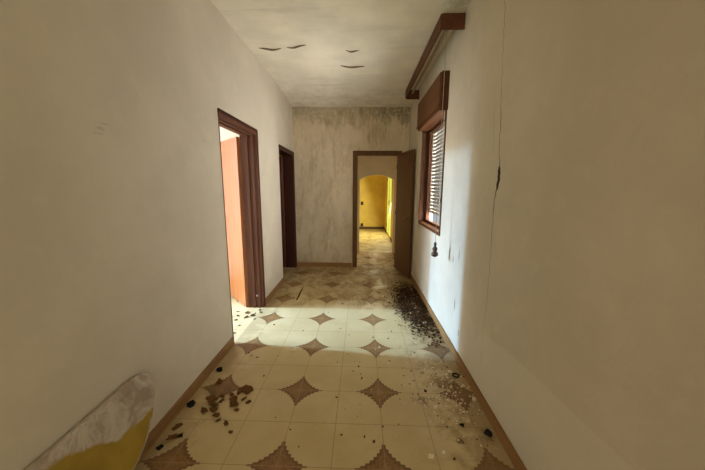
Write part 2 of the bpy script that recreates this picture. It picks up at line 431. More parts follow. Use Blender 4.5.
# ------------------------------------------------------------------ the setting
XL, XR, YB, H, TH = -1.231, 0.879, 5.37, 3.017, 0.17
XLI = XL - TH                       # side-room face of the left wall
S = 'structure'
D1 = (2.55, 3.45, 2.16); D2 = (4.40, 5.305, 2.13)
w = MB()
w.box(XLI, XL, -3.0, D1[0], 0, H); w.box(XLI, XL, D1[0], D1[1], D1[2], H); w.box(XLI, XL, D1[1], D2[0], 0, H)
w.box(XLI, XL, D2[0], D2[1], D2[2], H); w.box(XLI, XL, D2[1], YB + .15, 0, H)
tag(w.build('wall_left', M['left']), 'cream plaster corridor wall with two doorways on the left', 'wall', kind=S)
DB = (-0.118, 0.74, 2.175)
w = MB()
w.box(XL, DB[0], YB, YB + .15, 0, H); w.box(DB[0], DB[1], YB, YB + .15, DB[2], H); w.box(DB[1], XR, YB, YB + .15, 0, H)
tag(w.build('wall_back', M['back']), 'water stained end wall of the corridor around the open doorway', 'wall', kind=S)
WY0, WY1, WZ0, WZ1 = 3.09, 4.22, 1.02, 2.62
w = MB()
w.box(XR, XR + .19, -3.0, WY0, 0, H); w.box(XR, XR + .19, WY0, WY1, 0, WZ0); w.box(XR, XR + .19, WY0, WY1, WZ1, H); w.box(XR, XR + .19, WY1, YB + .15, 0, H)
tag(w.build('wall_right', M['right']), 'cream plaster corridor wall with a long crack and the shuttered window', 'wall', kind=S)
w = MB()
w.box(XLI, XL + .35, -3.2, -3.0, 0, H); w.box(XR - .25, XR + .30, -3.2, -3.0, 0, H); w.box(XL + .35, XR - .25, -3.2, -3.0, 2.5, H); w.box(XL + .35, XR - .25, -3.2, -3.0, 0, 0.35)
tag(w.build('wall_front', M['plaster']), 'plaster wall with a wide window opening at the near end of the corridor', 'wall', kind=S)

# corridor ceiling: flat, dropping gently to the end wall
c = MB(); nx, ny = 12, 60
vs = []; fs = []
for j in range(ny + 1):
    y = -3.0 + (YB + .15 + 3.0) * j / ny
    t = min(1, max(0, (y - 4.45) / (YB - 4.45)))
    for i in range(nx + 1):
        x = XL - .05 + (XR - XL + .1) * i / nx
        vs.append((x, y, H - 0.075 * t * t * (3 - 2 * t) + 0.006 * noise.noise(Vector((x * 1.3, y * 1.1, 3)))))
for j in range(ny):
    for i in range(nx):
        k = j * (nx + 1) + i
        fs.append((k, k + 1, k + nx + 2, k + nx + 1))
c.add(vs, fs, 0, True)
c.box(XL - .05, XR + .05, -3.0, YB + .15, H + .02, H + .10)
tag(c.build('ceiling', M['ceil']), 'stained cream ceiling of the corridor with peeling paint', 'ceiling', kind=S)

f = MB().box(-5.0, 1.3, -3.2, 6.66, -0.12, 0.0)
tag(f.build('floor', M['floor']), 'cream tiled floor with brown four pointed stars, dirty further in', 'floor', kind=S)

f = MB().box(-5.0, 1.3, 6.66, 10.9, -0.12, 0.0)
tag(f.build('floor_yellow_room', M['floor_y']), 'dusty pale yellow floor of the far room beyond the arch', 'floor', kind=S)
# side room behind the first doorway
R1Y0, R1Y1, R1X = 0.5, 4.16, -4.8
w = MB().box(R1X, XLI, R1Y0 - .15, R1Y0, 0, H)
tag(w.build('wall_side_room_near', M['white']), 'white wall on the near side of the first side room', 'wall', kind=S)
w = MB().box(R1X, XLI, R1Y1, R1Y1 + .2, 0, H)
tag(w.build('wall_side_room_far', M['white']), 'bright white wall behind the orange door leaf', 'wall', kind=S)
G0, G1, GZ = 2.15, 3.35, 2.6
w = MB()
w.box(R1X - .2, R1X, R1Y0 - .15, G0, 0, H); w.box(R1X - .2, R1X, G1, R1Y1 + .2, 0, H); w.box(R1X - .2, R1X, G0, G1, GZ, H)
tag(w.build('wall_side_room_outer', M['white']), 'white outer wall of the first side room with a tall window opening', 'wall', kind=S)
w = MB().box(R1X - .2, XLI, R1Y0 - .15, R1Y1 + .2, H, H + .1)
tag(w.build('ceiling_side_room', M['white']), 'white ceiling of the first side room', 'ceiling', kind=S)
# dark second room
w = MB()
w.box(-3.6, -3.45, 4.36, 6.9, 0, H); w.box(-3.6, XLI, 6.9, 7.05, 0, H); w.box(XLI, XL, YB + .15, 5.65, 0, H); w.box(XLI, XL, 6.40, 7.05, 0, H); w.box(XLI, XL, 5.65, 6.40, 2.1, H); w.box(-3.6, R1X, 4.2, 4.36, 0, H)  # opening to the small hall added so its fill lamp shines in
tag(w.build('wall_dark_room', M['hall']), 'walls of the unlit room behind the second doorway', 'wall', kind=S)
w = MB().box(-3.6, XLI, 4.36, 7.05, H, H + .1)
tag(w.build('ceiling_dark_room', M['hall']), 'ceiling of the unlit room behind the second doorway', 'ceiling', kind=S)

# small hall behind the end doorway, arch, yellow room
YA0, YA1, XH = 6.58, 6.74, 0.915
w = MB()
ax0, ax1, spring, rise = -0.012, 0.775, 1.705, 0.115
w.box(XL, ax0, YA0, YA1, 0, H); w.box(ax1, XH, YA0, YA1, 0, H)
N = 20
arc = [(ax0 + (ax1 - ax0) * i / N, YA0, spring + rise * (1 - ((i / N - .5) * 2) ** 2)) for i in range(N + 1)]
for i in range(N):
    p, q = arc[i], arc[i + 1]
    w.prism([(p[0], YA0, p[2]), (q[0], YA0, q[2]), (q[0], YA0, H), (p[0], YA0, H)], (0, YA1 - YA0, 0))
tag(w.build('wall_arch', M['hall']), 'beige wall with the low arched opening behind the end doorway', 'wall', kind=S)
YY = 10.62
w = MB().box(-2.4, XH + .2, YY, YY + .2, 0, H)
tag(w.build('wall_yellow_back', M['yellow']), 'yellow far wall seen through the arch', 'wall', kind=S)
w = MB().box(-2.55, -2.4, YA1, YY + .2, 0, H)
tag(w.build('wall_yellow_left', M['yellow']), 'yellow wall on the hidden side of the far room', 'wall', kind=S)
w = MB().box(-2.55, XL, YA0, YA1, 0, H)
tag(w.build('wall_yellow_near', M['yellow']), 'wall of the far room beside the arch', 'wall', kind=S)
FY0, FY1, FZ = 8.40, 9.75, 2.25
w = MB()
w.box(XH, XH + .2, YB + .15, YA1, 0, H)
tag(w.build('wall_hall_right', M['hall']), 'beige wall on the right of the small hall', 'wall', kind=S)
w = MB()
w.box(XH, XH + .2, YA1, FY0, 0, H); w.box(XH, XH + .2, FY1, YY, 0, H); w.box(XH, XH + .2, FY0, FY1, FZ, H)
tag(w.build('wall_yellow_right', M['yellow']), 'yellow wall with the bright glazed door in the far room', 'wall', kind=S)
w = MB().box(-2.55, XH + .2, YB + .15, YY + .2, H, H + .1)
tag(w.build('ceiling_far_rooms', M['hall']), 'ceiling over the small hall and the far yellow room', 'ceiling', kind=S)

# baseboards
def baseboard(name, boxes, label, mat='base', h=0.085):
    b = MB()
    for (x0, x1, y0, y1) in boxes: b.box(x0, x1, y0, y1, 0, h)
    tag(b.build(name, M[mat], bevel=0.003), label, 'baseboard', kind=S)
baseboard('baseboard_left', [(XL, XL + .014, -3.0, D1[0] - .004), (XL, XL + .014, D1[1] + .025, D2[0] - .004)], 'orange brown baseboard along the left corridor wall')
baseboard('baseboard_right', [(XR - .014, XR, -3.0, YB)], 'orange brown baseboard along the right corridor wall')
baseboard('baseboard_back', [(XL + .014, DB[0] - .03, YB - .014, YB)], 'orange brown baseboard along the end wall left of the doorway', 'base_x')
baseboard('baseboard_yellow_room', [(-2.4, XH, YY - .02, YY), (XH - .02, XH, FY1 + .06, YY), (XH - .02, XH, YA1, FY0 - .06)], 'dark baseboard round the yellow room', 'dark_base', 0.09)

# ------------------------------------------------------------------ doors
def lever_handle(mb, P, d, nrm):
    """lever on a plate: P on the leaf face, d along the leaf, nrm out of it"""
    P, d, nrm = Vector(P), Vector(d), Vector(nrm)
    mb.tube([P, P + nrm * .045], .009, 10)
    mb.tube([P + nrm * .045, P + nrm * .05 + d * .02, P + nrm * .05 + d * .11 + Vector((0, 0, -.006))], [.009, .009, .007], 10)

def door_leaf(parent, hinge, ang, L, z0, z1, mat, handle_z=1.03, th=0.042, handle_mat='brass', name='door_leaf'):
    """leaf from the hinge point at angle ang, thickness to the left of its direction"""
    d = Vector((math.cos(ang), math.sin(ang), 0)); s = Vector((-d.y, d.x, 0)); h = Vector(hinge)
    m = MB(); m.xf = lambda p: h + d * p.x + s * p.y + Vector((0, 0, p.z))
    m.box(0, L, 0, th, z0, z1)
    leaf = m.build(name, mat, parent, bevel=0.003)
    for side, off in ((1, th), (-1, 0)):
        q = MB(); q.xf = m.xf
        q.box(L - .085, L - .045, off, off + side * .004, handle_z - .12, handle_z + .10)
        pl = q.build('handle_plate', M[handle_mat], leaf, bevel=0.001)
        q = MB()
        lever_handle(q, h + d * (L - .065) + s * off + Vector((0, 0, handle_z + .03)), -d, s * side)
        q.build('handle', M[handle_mat], leaf)
    for hz in (z0 + .22, (z0 + z1) / 2, z1 - .22):
        q = MB(); q.xf = m.xf
        q.tube([(-.004, -.004, hz - .04), (-.004, -.004, hz + .04)], .007, 8)
        q.build('hinge', M['brass'], leaf)
    return leaf

# door 1: frame lining inside the left wall, orange leaf swung far into the side room
d1 = empty('door_1', (XL, 3.0, 0), 'orange brown door standing open into the bright side room, red brown frame', 'door', kind=S)
y0, y1, zt = D1
fr = MB()
fx0, fx1 = XLI - .012, XL + .014
fr.box(fx0, XL - .03, y0, y0 + .03, 0, zt)                       # near jamb
fr.box(XL - .03, XL + .004, y0 - .004, y0 + .010, 0, zt)
fr.box(fx0, fx1, y1 - .035, y1 + .004, 0, zt - .035)              # far jamb
fr.box(fx0, fx1, y0 - .004, y1 + .004, zt - .04, zt + .012)       # head
fr.build('door_frame', M['frame'], d1, bevel=0.003)
fr = MB()
for (a, b) in ((XL - .045, XL - .02), (XL - .115, XL - .085)):
    fr.box(a, b, y1 - .048, y1 - .034, 0, zt - .05)
    fr.box(a, b, y0 + .03, y1 - .034, zt - .054, zt - .039)
fr.build('stop_moulding', M['frame'], d1, bevel=0.003)
fr = MB()
fr.box(XL - .002, XL + .016, y1 - .012, y1 + .028, 0, zt + .03)
fr.box(XL - .002, XL + .016, y0 - .006, y1 + .028, zt - .006, zt + .03)
fr.build('casing', M['frame_dark'], d1, bevel=0.004)
door_leaf(d1, (XLI - .012, y1 - .03, 0), math.radians(134), .82, .012, zt - .06, M['leaf_orange'], handle_mat='steel')
q = MB().tube([(XL - .06, y1 - .049, .165), (XL - .06, y1 - .056, .165)], .010, 10)
tag(q.build('screw_cap', M['ivory'], d1), 'pale screw cap low on the far jamb', None)

# door 2: dark maroon, second doorway
d2 = empty('door_2', (XL, 4.85, 0), 'dark maroon door in the second doorway, beside the end wall', 'door', kind=S)
y0, y1, zt = D2
fr = MB()
fr.box(fx0, XL - .03, y0, y0 + .03, 0, zt); fr.box(XL - .03, XL + .004, y0 - .004, y0 + .012, 0, zt)
fr.box(fx0, XL + .008, y1 - .035, y1 + .003, 0, zt - .035); fr.box(fx0, XL + .008, y0 - .004, y1 + .003, zt - .04, zt + .01)
fr.build('door_frame', M['frame_dark'], d2, bevel=0.003)
fr = MB()
fr.box(XL - .002, XL + .016, y1 - .008, y1 + .035, 0, zt + .03); fr.box(XL - .002, XL + .016, y0 - .006, y1 + .035, zt - .006, zt + .03)
fr.build('casing', M['frame_dark'], d2, bevel=0.004)
door_leaf(d2, (XLI - .012, y1 - .04, 0), math.radians(150), .80, .012, zt - .06, M['leaf_maroon'])

# door 3: end doorway, brown leaf swung back against the right wall
d3 = empty('door_3', (0.31, YB, 0), 'brown door at the corridor end, swung open against the right wall', 'door', kind=S)
fr = MB()
x0, x1, zt = DB
fr.box(x0, x0 + .035, YB - .006, YB + .156, 0, zt - .03); fr.box(x1 - .035, x1, YB - .006, YB + .156, 0, zt - .03); fr.box(x0, x1, YB - .006, YB + .156, zt - .035, zt)
fr.build('door_frame', M['frame_brown'], d3, bevel=0.003)
fr = MB()
fr.box(x0 - .02, x0 + .068, YB - .018, YB - .001, 0, zt + .015); fr.box(x1 - .068, x1 + .012, YB - .018, YB - .001, 0, zt + .015); fr.box(x0 - .02, x1 + .012, YB - .0185, YB - .001, zt - .075, zt + .015)
fr.build('casing', M['frame_brown'], d3, bevel=0.004)
ang = math.atan2(4.612 - 5.345, .822 - .668)
door_leaf(d3, (.672, 5.345, 0), ang, .730, .014, 2.125, M['leaf_brown'], handle_z=1.0, th=.040)

# glazed door of the yellow room
d4 = empty('door_4', (XH, (FY0 + FY1) / 2, 0), 'bright yellow green glazed door in the far room, seen through the arch', 'door', kind=S)
fr = MB()
ym = (FY0 + FY1) / 2
for a, b in ((FY0, FY0 + .05), (FY1 - .05, FY1), (ym - .022, ym + .022)): fr.box(XH + .004, XH + .07, a, b, 0, FZ)
fr.box(XH + .004, XH + .07, FY0, FY1, FZ - .05, FZ); fr.box(XH + .004, XH + .07, FY0, FY1, 0, .07)
fr.build('door_frame', M['yellow'], d4, bevel=0.003)
for a, b in ((FY0 + .05, ym - .022), (ym + .022, FY1 - .05)):
    MB().box(XH + .012, XH + .020, a, b, .07, FZ - .05).build('pane', M['yellow_pane'], d4)
q = MB().box(XH - .005, XH + .045, ym - .03, ym + .05, 1.0, 1.14)
q.build('lock', M['glass_dark'], d4, bevel=.004)
q = MB()
for hz in (.25, 1.75): q.box(XH - .004, XH + .02, FY1 - .05, FY1 - .01, hz, hz + .1)
q.build('hinge', M['glass_dark'], d4)

# marks on the yellow wall: empty switch box and a socket
for z0_, h_, nm, lb in ((.90, .13, 'switch_box', 'dark empty switch box on the yellow far wall'), (.10, .12, 'socket_box', 'dark socket box low on the yellow far wall')):
    q = MB().box(.03, .125, YY - .02, YY + .005, z0_, z0_ + h_)
    e_ = q.build(nm, M['glass_dark'], bevel=.01, origin=(.08, YY, z0_))
    tag(e_, lb, 'switch box')

# ------------------------------------------------------------------ window_1 with its roller shutter
w1 = empty('window_1', (XR, (WY0 + WY1) / 2, WZ0), 'brown framed window with a pale roller shutter under a wooden shutter box', 'window', kind=S)
pr = .010
XF = XR + .085
q = MB(); q.box(XR - pr, XF, WY1 - .025, WY1 + .004, WZ0, 2.34); q.build('frame_post', M['window_post'], w1, bevel=.003)
q = MB(); q.box(XR - pr, XF, WY0 - .004, WY0 + .022, WZ0, 2.34); q.build('frame_post', M['window_post'], w1, bevel=.003)
q = MB(); q.box(XR - pr, XF, WY0 - .004, WY1 + .004, WZ0 - .018, WZ0 + .022); q.build('sill', M['window_wood'], w1, bevel=.003)
q = MB()
q.box(XF - .005, XF + .045, WY1 - .075, WY1, WZ0, 2.34); q.box(XF - .005, XF + .045, WY0, WY0 + .05, WZ0, 2.34); q.box(XF - .005, XF + .045, WY0, WY1, WZ0, WZ0 + .05)
q.box(XF - .005, XF + .045, WY0, WY1, 2.28, 2.34)
q.build('inner_frame', M['window_post'], w1, bevel=.003)
# shutter slats: curved bars with light gaps, lifted a little off the sill
sl = MB()
z = 1.21; pitch = .048
XS = XF + .075
while z < 2.60:
    prof = []
    for k in range(7):
        t = k / 6 - .5
        prof.append((XS - .009 * (1 - 4 * t * t), z + .019 + t * .039))
    for k in range(7):
        t = .5 - k / 6
        prof.append((XS + .0025 - .009 * (1 - 4 * t * t) * .9, z + .019 + t * .039))
    sl.prism([(a, WY0 + .01, b) for a, b in prof], (0, WY1 - WY0 - .02, 0))
    z += pitch
sl.box(XS - .006, XS + .006, WY0 + .01, WY1 - .01, 1.165, 1.205)
sh = sl.build('roller_shutter', M['slat'], w1)
q = MB()
q.box(XS - .025, XS + .012, WY1 - .03, WY1, WZ0, 2.60); q.box(XS - .025, XS + .012, WY0, WY0 + .03, WZ0, 2.60)
q.build('shutter_guide', M['slat'], w1)
q = MB().box(XS - .03, XS - .008, 3.60, 3.68, 1.34, 1.40); q.tube([(XS - .02, 3.64, 1.38), (XS - .055, 3.64, 1.375), (XS - .055, 3.64, 1.33)], .008, 8)
q.build('shutter_catch', M['glass_dark'], w1, bevel=.002)
# shutter box
BX = .785
bx = MB()
bx.box(BX, BX + .02, 3.062, 4.185, 2.335, 2.66)
bx.box(BX + .02, XR, 4.165, 4.185, 2.335, 2.66)
bx.box(BX + .02, XR + .001, 3.072, 4.165, 2.64, 2.66)
bx.box(BX + .012, XR, 3.064, 4.183, 2.305, 2.345)
bx.box(XR, XF + .045, WY0 + .001, WY1 - .001, 2.305, 2.345)
bx.box(XF - .01, XF + .03, WY0 + .001, WY1 - .001, 2.345, 2.615)
sb = bx.build('shutter_box', M['window_wood'], w1, bevel=.004)
q = MB().box(BX + .018, XR + .002, 3.060, 3.084, 2.305, 2.672)
q.build('end_panel', M['window_post'], sb, bevel=.003)
q = MB().box(BX - .008, BX, 3.062, 4.185, 2.335, 2.36); q.build('lower_moulding', M['window_wood'], sb, bevel=.003)
for yy_, zz_ in ((3.20, 2.58), (3.20, 2.395), (4.0, 2.60)):
    q = MB().tube([(BX - .004, yy_, zz_), (BX + .002, yy_, zz_)], .010, 10); q.build('screw', M['brass'], sb)
# webbing strap of the shutter
q = MB(); q.box(XR - .022, XR - .019, 3.098, 3.120, 1.16, 2.34)
q.box(XR - .022, XR + .02, 3.094, 3.124, 1.13, 1.165)
q.build('shutter_strap', M['strap'], w1)

# pull cord with a turned wooden knob, hanging from the near end of the pelmet
pc = empty('pull_cord', (.735, 2.735, .865), 'pull cord with a dark turned wooden knob hanging in front of the window', 'pull cord')
q = MB().tube([(.735, 2.735, 2.898), (.736, 2.735, 2.0), (.735, 2.735, .985)], .0028, 8); q.build('cord', M['cord'], pc)
q = MB().lathe([(.004, 1.004), (.010, 1.000), (.014, .985), (.012, .968), (.010, .960), (.020, .952), (.026, .936), (.021, .920), (.016, .913), (.028, .903), (.034, .885), (.030, .868), (.016, .858), (.003, .856)], .735, 2.735, 20)
q.build('knob', M['knob'], pc)

# ------------------------------------------------------------------ curtain pelmet near the ceiling
pm = empty('curtain_pelmet', (.775, 3.65, 2.86), 'long dark wooden curtain pelmet fixed high above the window', 'pelmet')
PZ0, PZ1 = 2.862, 2.982
q = MB().box(.672, .690, 2.70, 4.62, PZ0, PZ1); q.build('front_board', M['pelmet'], pm, bevel=.002)
q = MB().box(.690, XR, 2.70, 2.718, PZ0, PZ1 + .004); q.build('end_board', M['pelmet'], pm, bevel=.002)
q = MB().box(.690, XR, 4.602, 4.62, PZ0 - .01, PZ1); q.build('end_board', M['pelmet'], pm, bevel=.002)
q = MB(); q.box(.760, .783, 2.718, 4.602, 2.932, 2.942); q.box(.760, .763, 2.718, 4.602, 2.925, 2.942); q.box(.780, .783, 2.718, 4.602, 2.925, 2.942)
q.build('curtain_rail', M['crumb'], pm)
for yy_ in (3.95, 4.40):
    q = MB().tube([(.672, yy_, 2.90), (.664, yy_, 2.90), (.664, yy_, 2.88)], .004, 8); q.build('hook', M['brass'], pm)

# ------------------------------------------------------------------ switch on the end wall
swp = empty('light_switch', (-.292, YB, 1.01), 'small ivory light switch on the end wall left of the doorway', 'light switch')
q = MB().box(-.335, -.25, YB - .009, YB + .002, .955, 1.07); q.build('cover_plate', M['ivory'], swp, bevel=.003)
for k in range(2):
    q = MB().box(-.320 + k * .029, -.295 + k * .029, YB - .014, YB - .008, .985, 1.04); q.build('rocker', M['ivory'], swp, bevel=.002)

# ------------------------------------------------------------------ rounded board leaning on the left wall
def bx_(z): return -1.10 - .20 * z
top = [(.30, .455), (.45, .485), (.62, .497), (.85, .498), (.96, .496), (1.142, .503), (1.287, .511), (1.354, .511), (1.405, .496), (1.446, .464), (1.460, .42), (1.444, .362), (1.405, .298), (1.362, .236), (1.309, .177), (1.24, .135), (1.183, .112), (1.10, .075), (.98, .035), (.82, .008), (.66, 0.0), (.45, .02), (.31, .07), (.22, .16), (.19, .26), (.21, .37)]
nb = Vector((1, 0, .20)).normalized()
bd = empty('rounded_board', (-1.13, .82, 0), 'large round ended board with flaking white and yellow paint leaning on the left wall', 'board')
OUT = [Vector((bx_(z), y, z)) for y, z in top]
cen = sum(OUT, Vector()) / len(OUT)
# face: slightly domed, rim: pale edge band
def chaikin(p):
    r = []
    for i in range(len(p)):
        a, b = p[i], p[(i + 1) % len(p)]
        r += [a * .75 + b * .25, a * .25 + b * .75]
    return r
OUT = chaikin(OUT)
mb = MB(); n_o = len(OUT)
rings = [OUT, [cen + (p - cen) * .955 + nb * .004 for p in OUT], [cen + (p - cen) * .6 + nb * .010 for p in OUT]]
vv = [p for r in rings for p in r] + [cen + nb * .012]
ff = []
for k in range(2):
    for i in range(n_o): ff.append((k * n_o + i, k * n_o + (i + 1) % n_o, (k + 1) * n_o + (i + 1) % n_o, (k + 1) * n_o + i))
for i in range(n_o): ff.append((2 * n_o + i, 2 * n_o + (i + 1) % n_o, 3 * n_o))
mb.add(vv, ff, 0, True)
for i in range(n_o):
    if OUT[i].z < .27: mb.mi[i] = 1
face = mb.build('painted_face', [M['board'], M['board_rim']], bd)
mb = MB(); mb.prism([p for p in OUT], -nb * .024)
rim_o = mb.build('board_body', M['board_rim'], bd, bevel=.003)

# ------------------------------------------------------------------ peeling paint on the ceiling
def peel(x, y, L, a, label, drop=.014):
    m = MB(); K = 9; vs = []; fs = []
    d = Vector((math.cos(a), math.sin(a), 0)); s = Vector((-d.y, d.x, 0))
    for i in range(K + 1):
        t = i / K - .5
        wv = .010 * math.sin(i * .75 + x * 9)
        p = Vector((x, y, H - .004)) + d * (t * L) + s * wv
        w_ = (1 - (2 * t) ** 2) * .9 + .1
        for j in range(4):
            q = j / 3
            vs.append(p + s * (.014 * w_ * math.sin(q * 1.5)) + Vector((0, 0, -drop * w_ * q * q + .006 * (1 - q))))
    for i in range(K):
        for j in range(3):
            k = i * 4 + j; fs.append((k, k + 1, k + 5, k + 4))
    m.add(vs, fs, 0, True)
    o = m.build('paint_flake', M['peel'], origin=(x, y, H))
    sd = o.modifiers.new('thick', 'SOLIDIFY'); sd.thickness = .002
    tag(o, label, 'paint flake')
peel(-.995, 3.36, .24, .05, 'curled paint flake hanging from the ceiling, nearest the left wall')
peel(-.70, 3.31, .22, -.25, 'slanting curled paint flake hanging from the ceiling, second from the left wall')
peel(-.10, 3.42, .15, .05, 'shortest curled paint flake, in the middle of the ceiling', .012)
peel(-.11, 3.83, .30, .08, 'long curled paint flake in the middle of the ceiling, nearer the end wall')

# ------------------------------------------------------------------ debris
def chip_mesh(seed, th=.006, k=7):
    r = random.Random(seed); m = MB(); pts = []
    for i in range(k):
        a = 2 * PI * (i + r.uniform(-.3, .3)) / k
        q = r.uniform(.55, 1)
        pts.append((.5 * q * math.cos(a), .5 * q * math.sin(a) * .75))
    hi = [(x * .85, y * .85, th / .03 * r.uniform(.6, 1.2)) for x, y in pts]
    v = [(x, y, 0) for x, y in pts] + hi
    f = [tuple(range(k))[::-1], tuple(range(k, 2 * k))] + [(i, (i + 1) % k, k + (i + 1) % k, k + i) for i in range(k)]
    m.add(v, f); return m
def lump_mesh(seed, sub=2):
    bm = bmesh.new(); bmesh.ops.create_icosphere(bm, subdivisions=sub, radius=.5)
    o = Vector((seed * 3.1, seed, 0))
    for v in bm.verts:
        v.co *= 1 + .8 * noise.noise(v.co * 2.4 + o) + .3 * noise.noise(v.co * 6 + o)
        v.co.z = max(v.co.z, -.28) + .28
    m = MB(); m.add([v.co.copy() for v in bm.verts], [[v.index for v in f.verts] for f in bm.faces]); bm.free(); return m
def leaf_mesh(seed):
    """dry scrap: ragged outline, curled up at the rim"""
    r = random.Random(seed + 50); m = MB(); k = 14
    asp = r.uniform(.35, .65); ax_ = r.uniform(-.2, .2)
    ring = []
    for i in range(k):
        a = 2 * PI * i / k
        q = r.uniform(.45, 1.0)
        ring.append(Vector((.5 * q * math.cos(a), .5 * q * asp * math.sin(a) + ax_ * math.cos(a) ** 2 * .4, .05 + .16 * r.random() * q)))
    mid = [Vector((p.x * .5, p.y * .5, .02 + .04 * r.random())) for p in ring]
    vs = ring + mid + [Vector((0, 0, .015))]
    fs = [(i, (i + 1) % k, k + (i + 1) % k, k + i) for i in range(k)] + [(k + i, k + (i + 1) % k, 2 * k) for i in range(k)]
    m.add(vs, fs, 0, True); return m

def scatter_obj(src, loc, size, rot, label, cat, group=None, flatz=1.0):
    o = src.copy(); COL.objects.link(o)
    o.location = loc; o.rotation_euler = (0, 0, rot); o.scale = (size, size, size * flatz)
    return tag(o, label, cat, group)
used = set()
def put(src, key, loc, size, rot, label, cat, group=None, flatz=1.0):
    if key not in used:
        used.add(key); src.location = loc; src.rotation_euler = (0, 0, rot); src.scale = (size, size, size * flatz)
        return tag(src, label, cat, group)
    return scatter_obj(src, loc, size, rot, label, cat, group, flatz)

chips = [chip_mesh(s).build('plaster_chip', M['chip']) for s in range(6)]
tanchips = [chip_mesh(s + 20, .009).build('plaster_crumb', M['crumb']) for s in range(3)]
lumps = [lump_mesh(s).build('dirt_clod', M['soot']) for s in range(3)]
leaves = []
for s in range(4):
    lf = leaf_mesh(s).build('dried_leaf', M['dark_leaf'] if s % 2 else M['brown_leaf'])
    leaves.append(lf)
seq = [0]
def chip(x, y, size, label='small white plaster chip lying on the star tiled floor by the right wall', group='white plaster chips by the right wall', rot=None):
    k = seq[0] % 6; seq[0] += 1
    return put(chips[k], ('c', k), (x, y, .0008), size, random.uniform(0, 6) if rot is None else rot, label, 'plaster chip', group, 1.0)
rr = random.Random(4)
# rubble scatter by the right wall
for i in range(46):
    t = rr.random()
    x = min(.845, rr.gauss(.68, .10)); y = rr.gauss(1.98, .17)
    if i > 36: x = min(.80, rr.gauss(.46, .06)); y = rr.gauss(1.84, .05)
    if y < 1.72 and x > .8: x -= .1
    chip(x, y, rr.choice((.018, .024, .03, .036, .05)) * rr.uniform(.7, 1.1))
for (x, y, s_) in ((.20, 2.53, .035), (.26, 2.28, .03), (.42, 2.30, .028), (.30, 2.15, .02), (.42, 1.41, .05), (.50, 1.44, .035), (.48, 1.66, .02), (.56, 2.62, .03), (.10, 1.95, .016), (.62, 2.45, .03)):
    chip(x, y, s_, 'white plaster chip lying alone on the tiles right of the middle', 'lone white plaster chips on the tiles')
for i in range(18):
    x = min(.84, rr.gauss(.66, .12)); y = rr.gauss(1.95, .16)
    k = i % 3
    put(tanchips[k], ('t', k), (x, y, .0008), rr.uniform(.02, .045), rr.uniform(0, 6), 'tan crumb of plaster among the white chips by the right wall', 'plaster crumb', 'tan plaster crumbs by the right wall')
c1 = put(chip_mesh(31).build('plaster_flake', M['chip']), 'flake', (-.615, 2.46, .0008), .1, .5, 'long white plaster flake at the near edge of the daylight band on the floor', 'plaster flake')
c1.scale = (.115, .045, .06)
c2 = put(chip_mesh(32).build('plaster_flake', M['chip']), 'flake2', (-.735, 2.375, .0008), .032, .5, 'small white plaster flake just left of the long white one', 'plaster flake')

# black and brown clods along the left baseboard and elsewhere
def clod(k, x, y, size, label, fz=.7, rot=0.4):
    put(lumps[k], ('l', k), (x, y, -.004 * size / .05), size, rot, label, 'dirt clod', None, fz)
clod(0, -1.165, 2.14, .048, 'black clod by the left baseboard, farther of the two, near the first doorway')
clod(1, -1.175, 1.755, .052, 'black clod by the left baseboard, nearer of the two, above the brown scraps')
clod(2, -1.095, 1.50, .028, 'dark clod on the tiles by the left baseboard, upper of the two beside the board', .7, 1.3)
clod(0, -1.165, 1.42, .034, 'dark clod touching the left baseboard, closest to the leaning board', .7, 2.2)
clod(1, .815, 1.575, .044, 'black clod by the right baseboard, below the white chips', .8, 1.4)
clod(2, .675, 1.64, .03, 'dark clod left of the black one near the right baseboard', .5, .3)
clod(2, .51, 1.945, .022, 'tiny black clod at the left edge of the white chips', .7, 2)
# scrap of ring by the right baseboard
bm_ = MB(); R_ = .024
bm_.tube([(R_ * math.cos(2 * PI * i / 20), R_ * math.sin(2 * PI * i / 20), .006) for i in range(20)], .006, 8)
rg = bm_.build('rubber_ring', M['soot'])
rg.location = (.80, 2.135, 0); tag(rg, 'small dark ring lying by the right baseboard above the white chips', 'ring')

nleaf = [0]
def leaf(x, y, size, label, group, rot=None):
    k = nleaf[0] % 4; nleaf[0] += 1
    put(leaves[k], ('f', k), (x, y, .001), size, rr.uniform(0, 6) if rot is None else rot, label, 'dried leaf', group, .6)
LB = 'brown leaf scrap on the tiles near the left baseboard'
for (x, y, s_) in ((-1.10, 1.99, .08), (-1.04, 1.80, .06), (-1.02, 1.76, .07), (-1.00, 1.72, .06), (-1.06, 1.70, .07), (-.84, 1.90, .10), (-.89, 1.88, .05), (-.90, 1.80, .07), (-.94, 1.86, .05), (-.88, 1.76, .06), (-.83, 1.82, .05),
                   (-1.07, 1.82, .06), (-.98, 1.79, .05), (-.78, 1.79, .04), (-.86, 1.60, .05), (-.80, 1.54, .03), (-.92, 1.62, .04), (-1.16, 1.56, .06), (-1.13, 1.49, .08), (-.96, 1.67, .05), (-1.0, 1.84, .05), (-.84, 1.72, .04), (-.90, 1.92, .04)):
    nleaf[0] += nleaf[0] % 2
    leaf(x, y, s_ * 1.45, LB, 'brown leaf scraps by the left baseboard')
LM = 'small dark leaf bit scattered alone on the tiles'
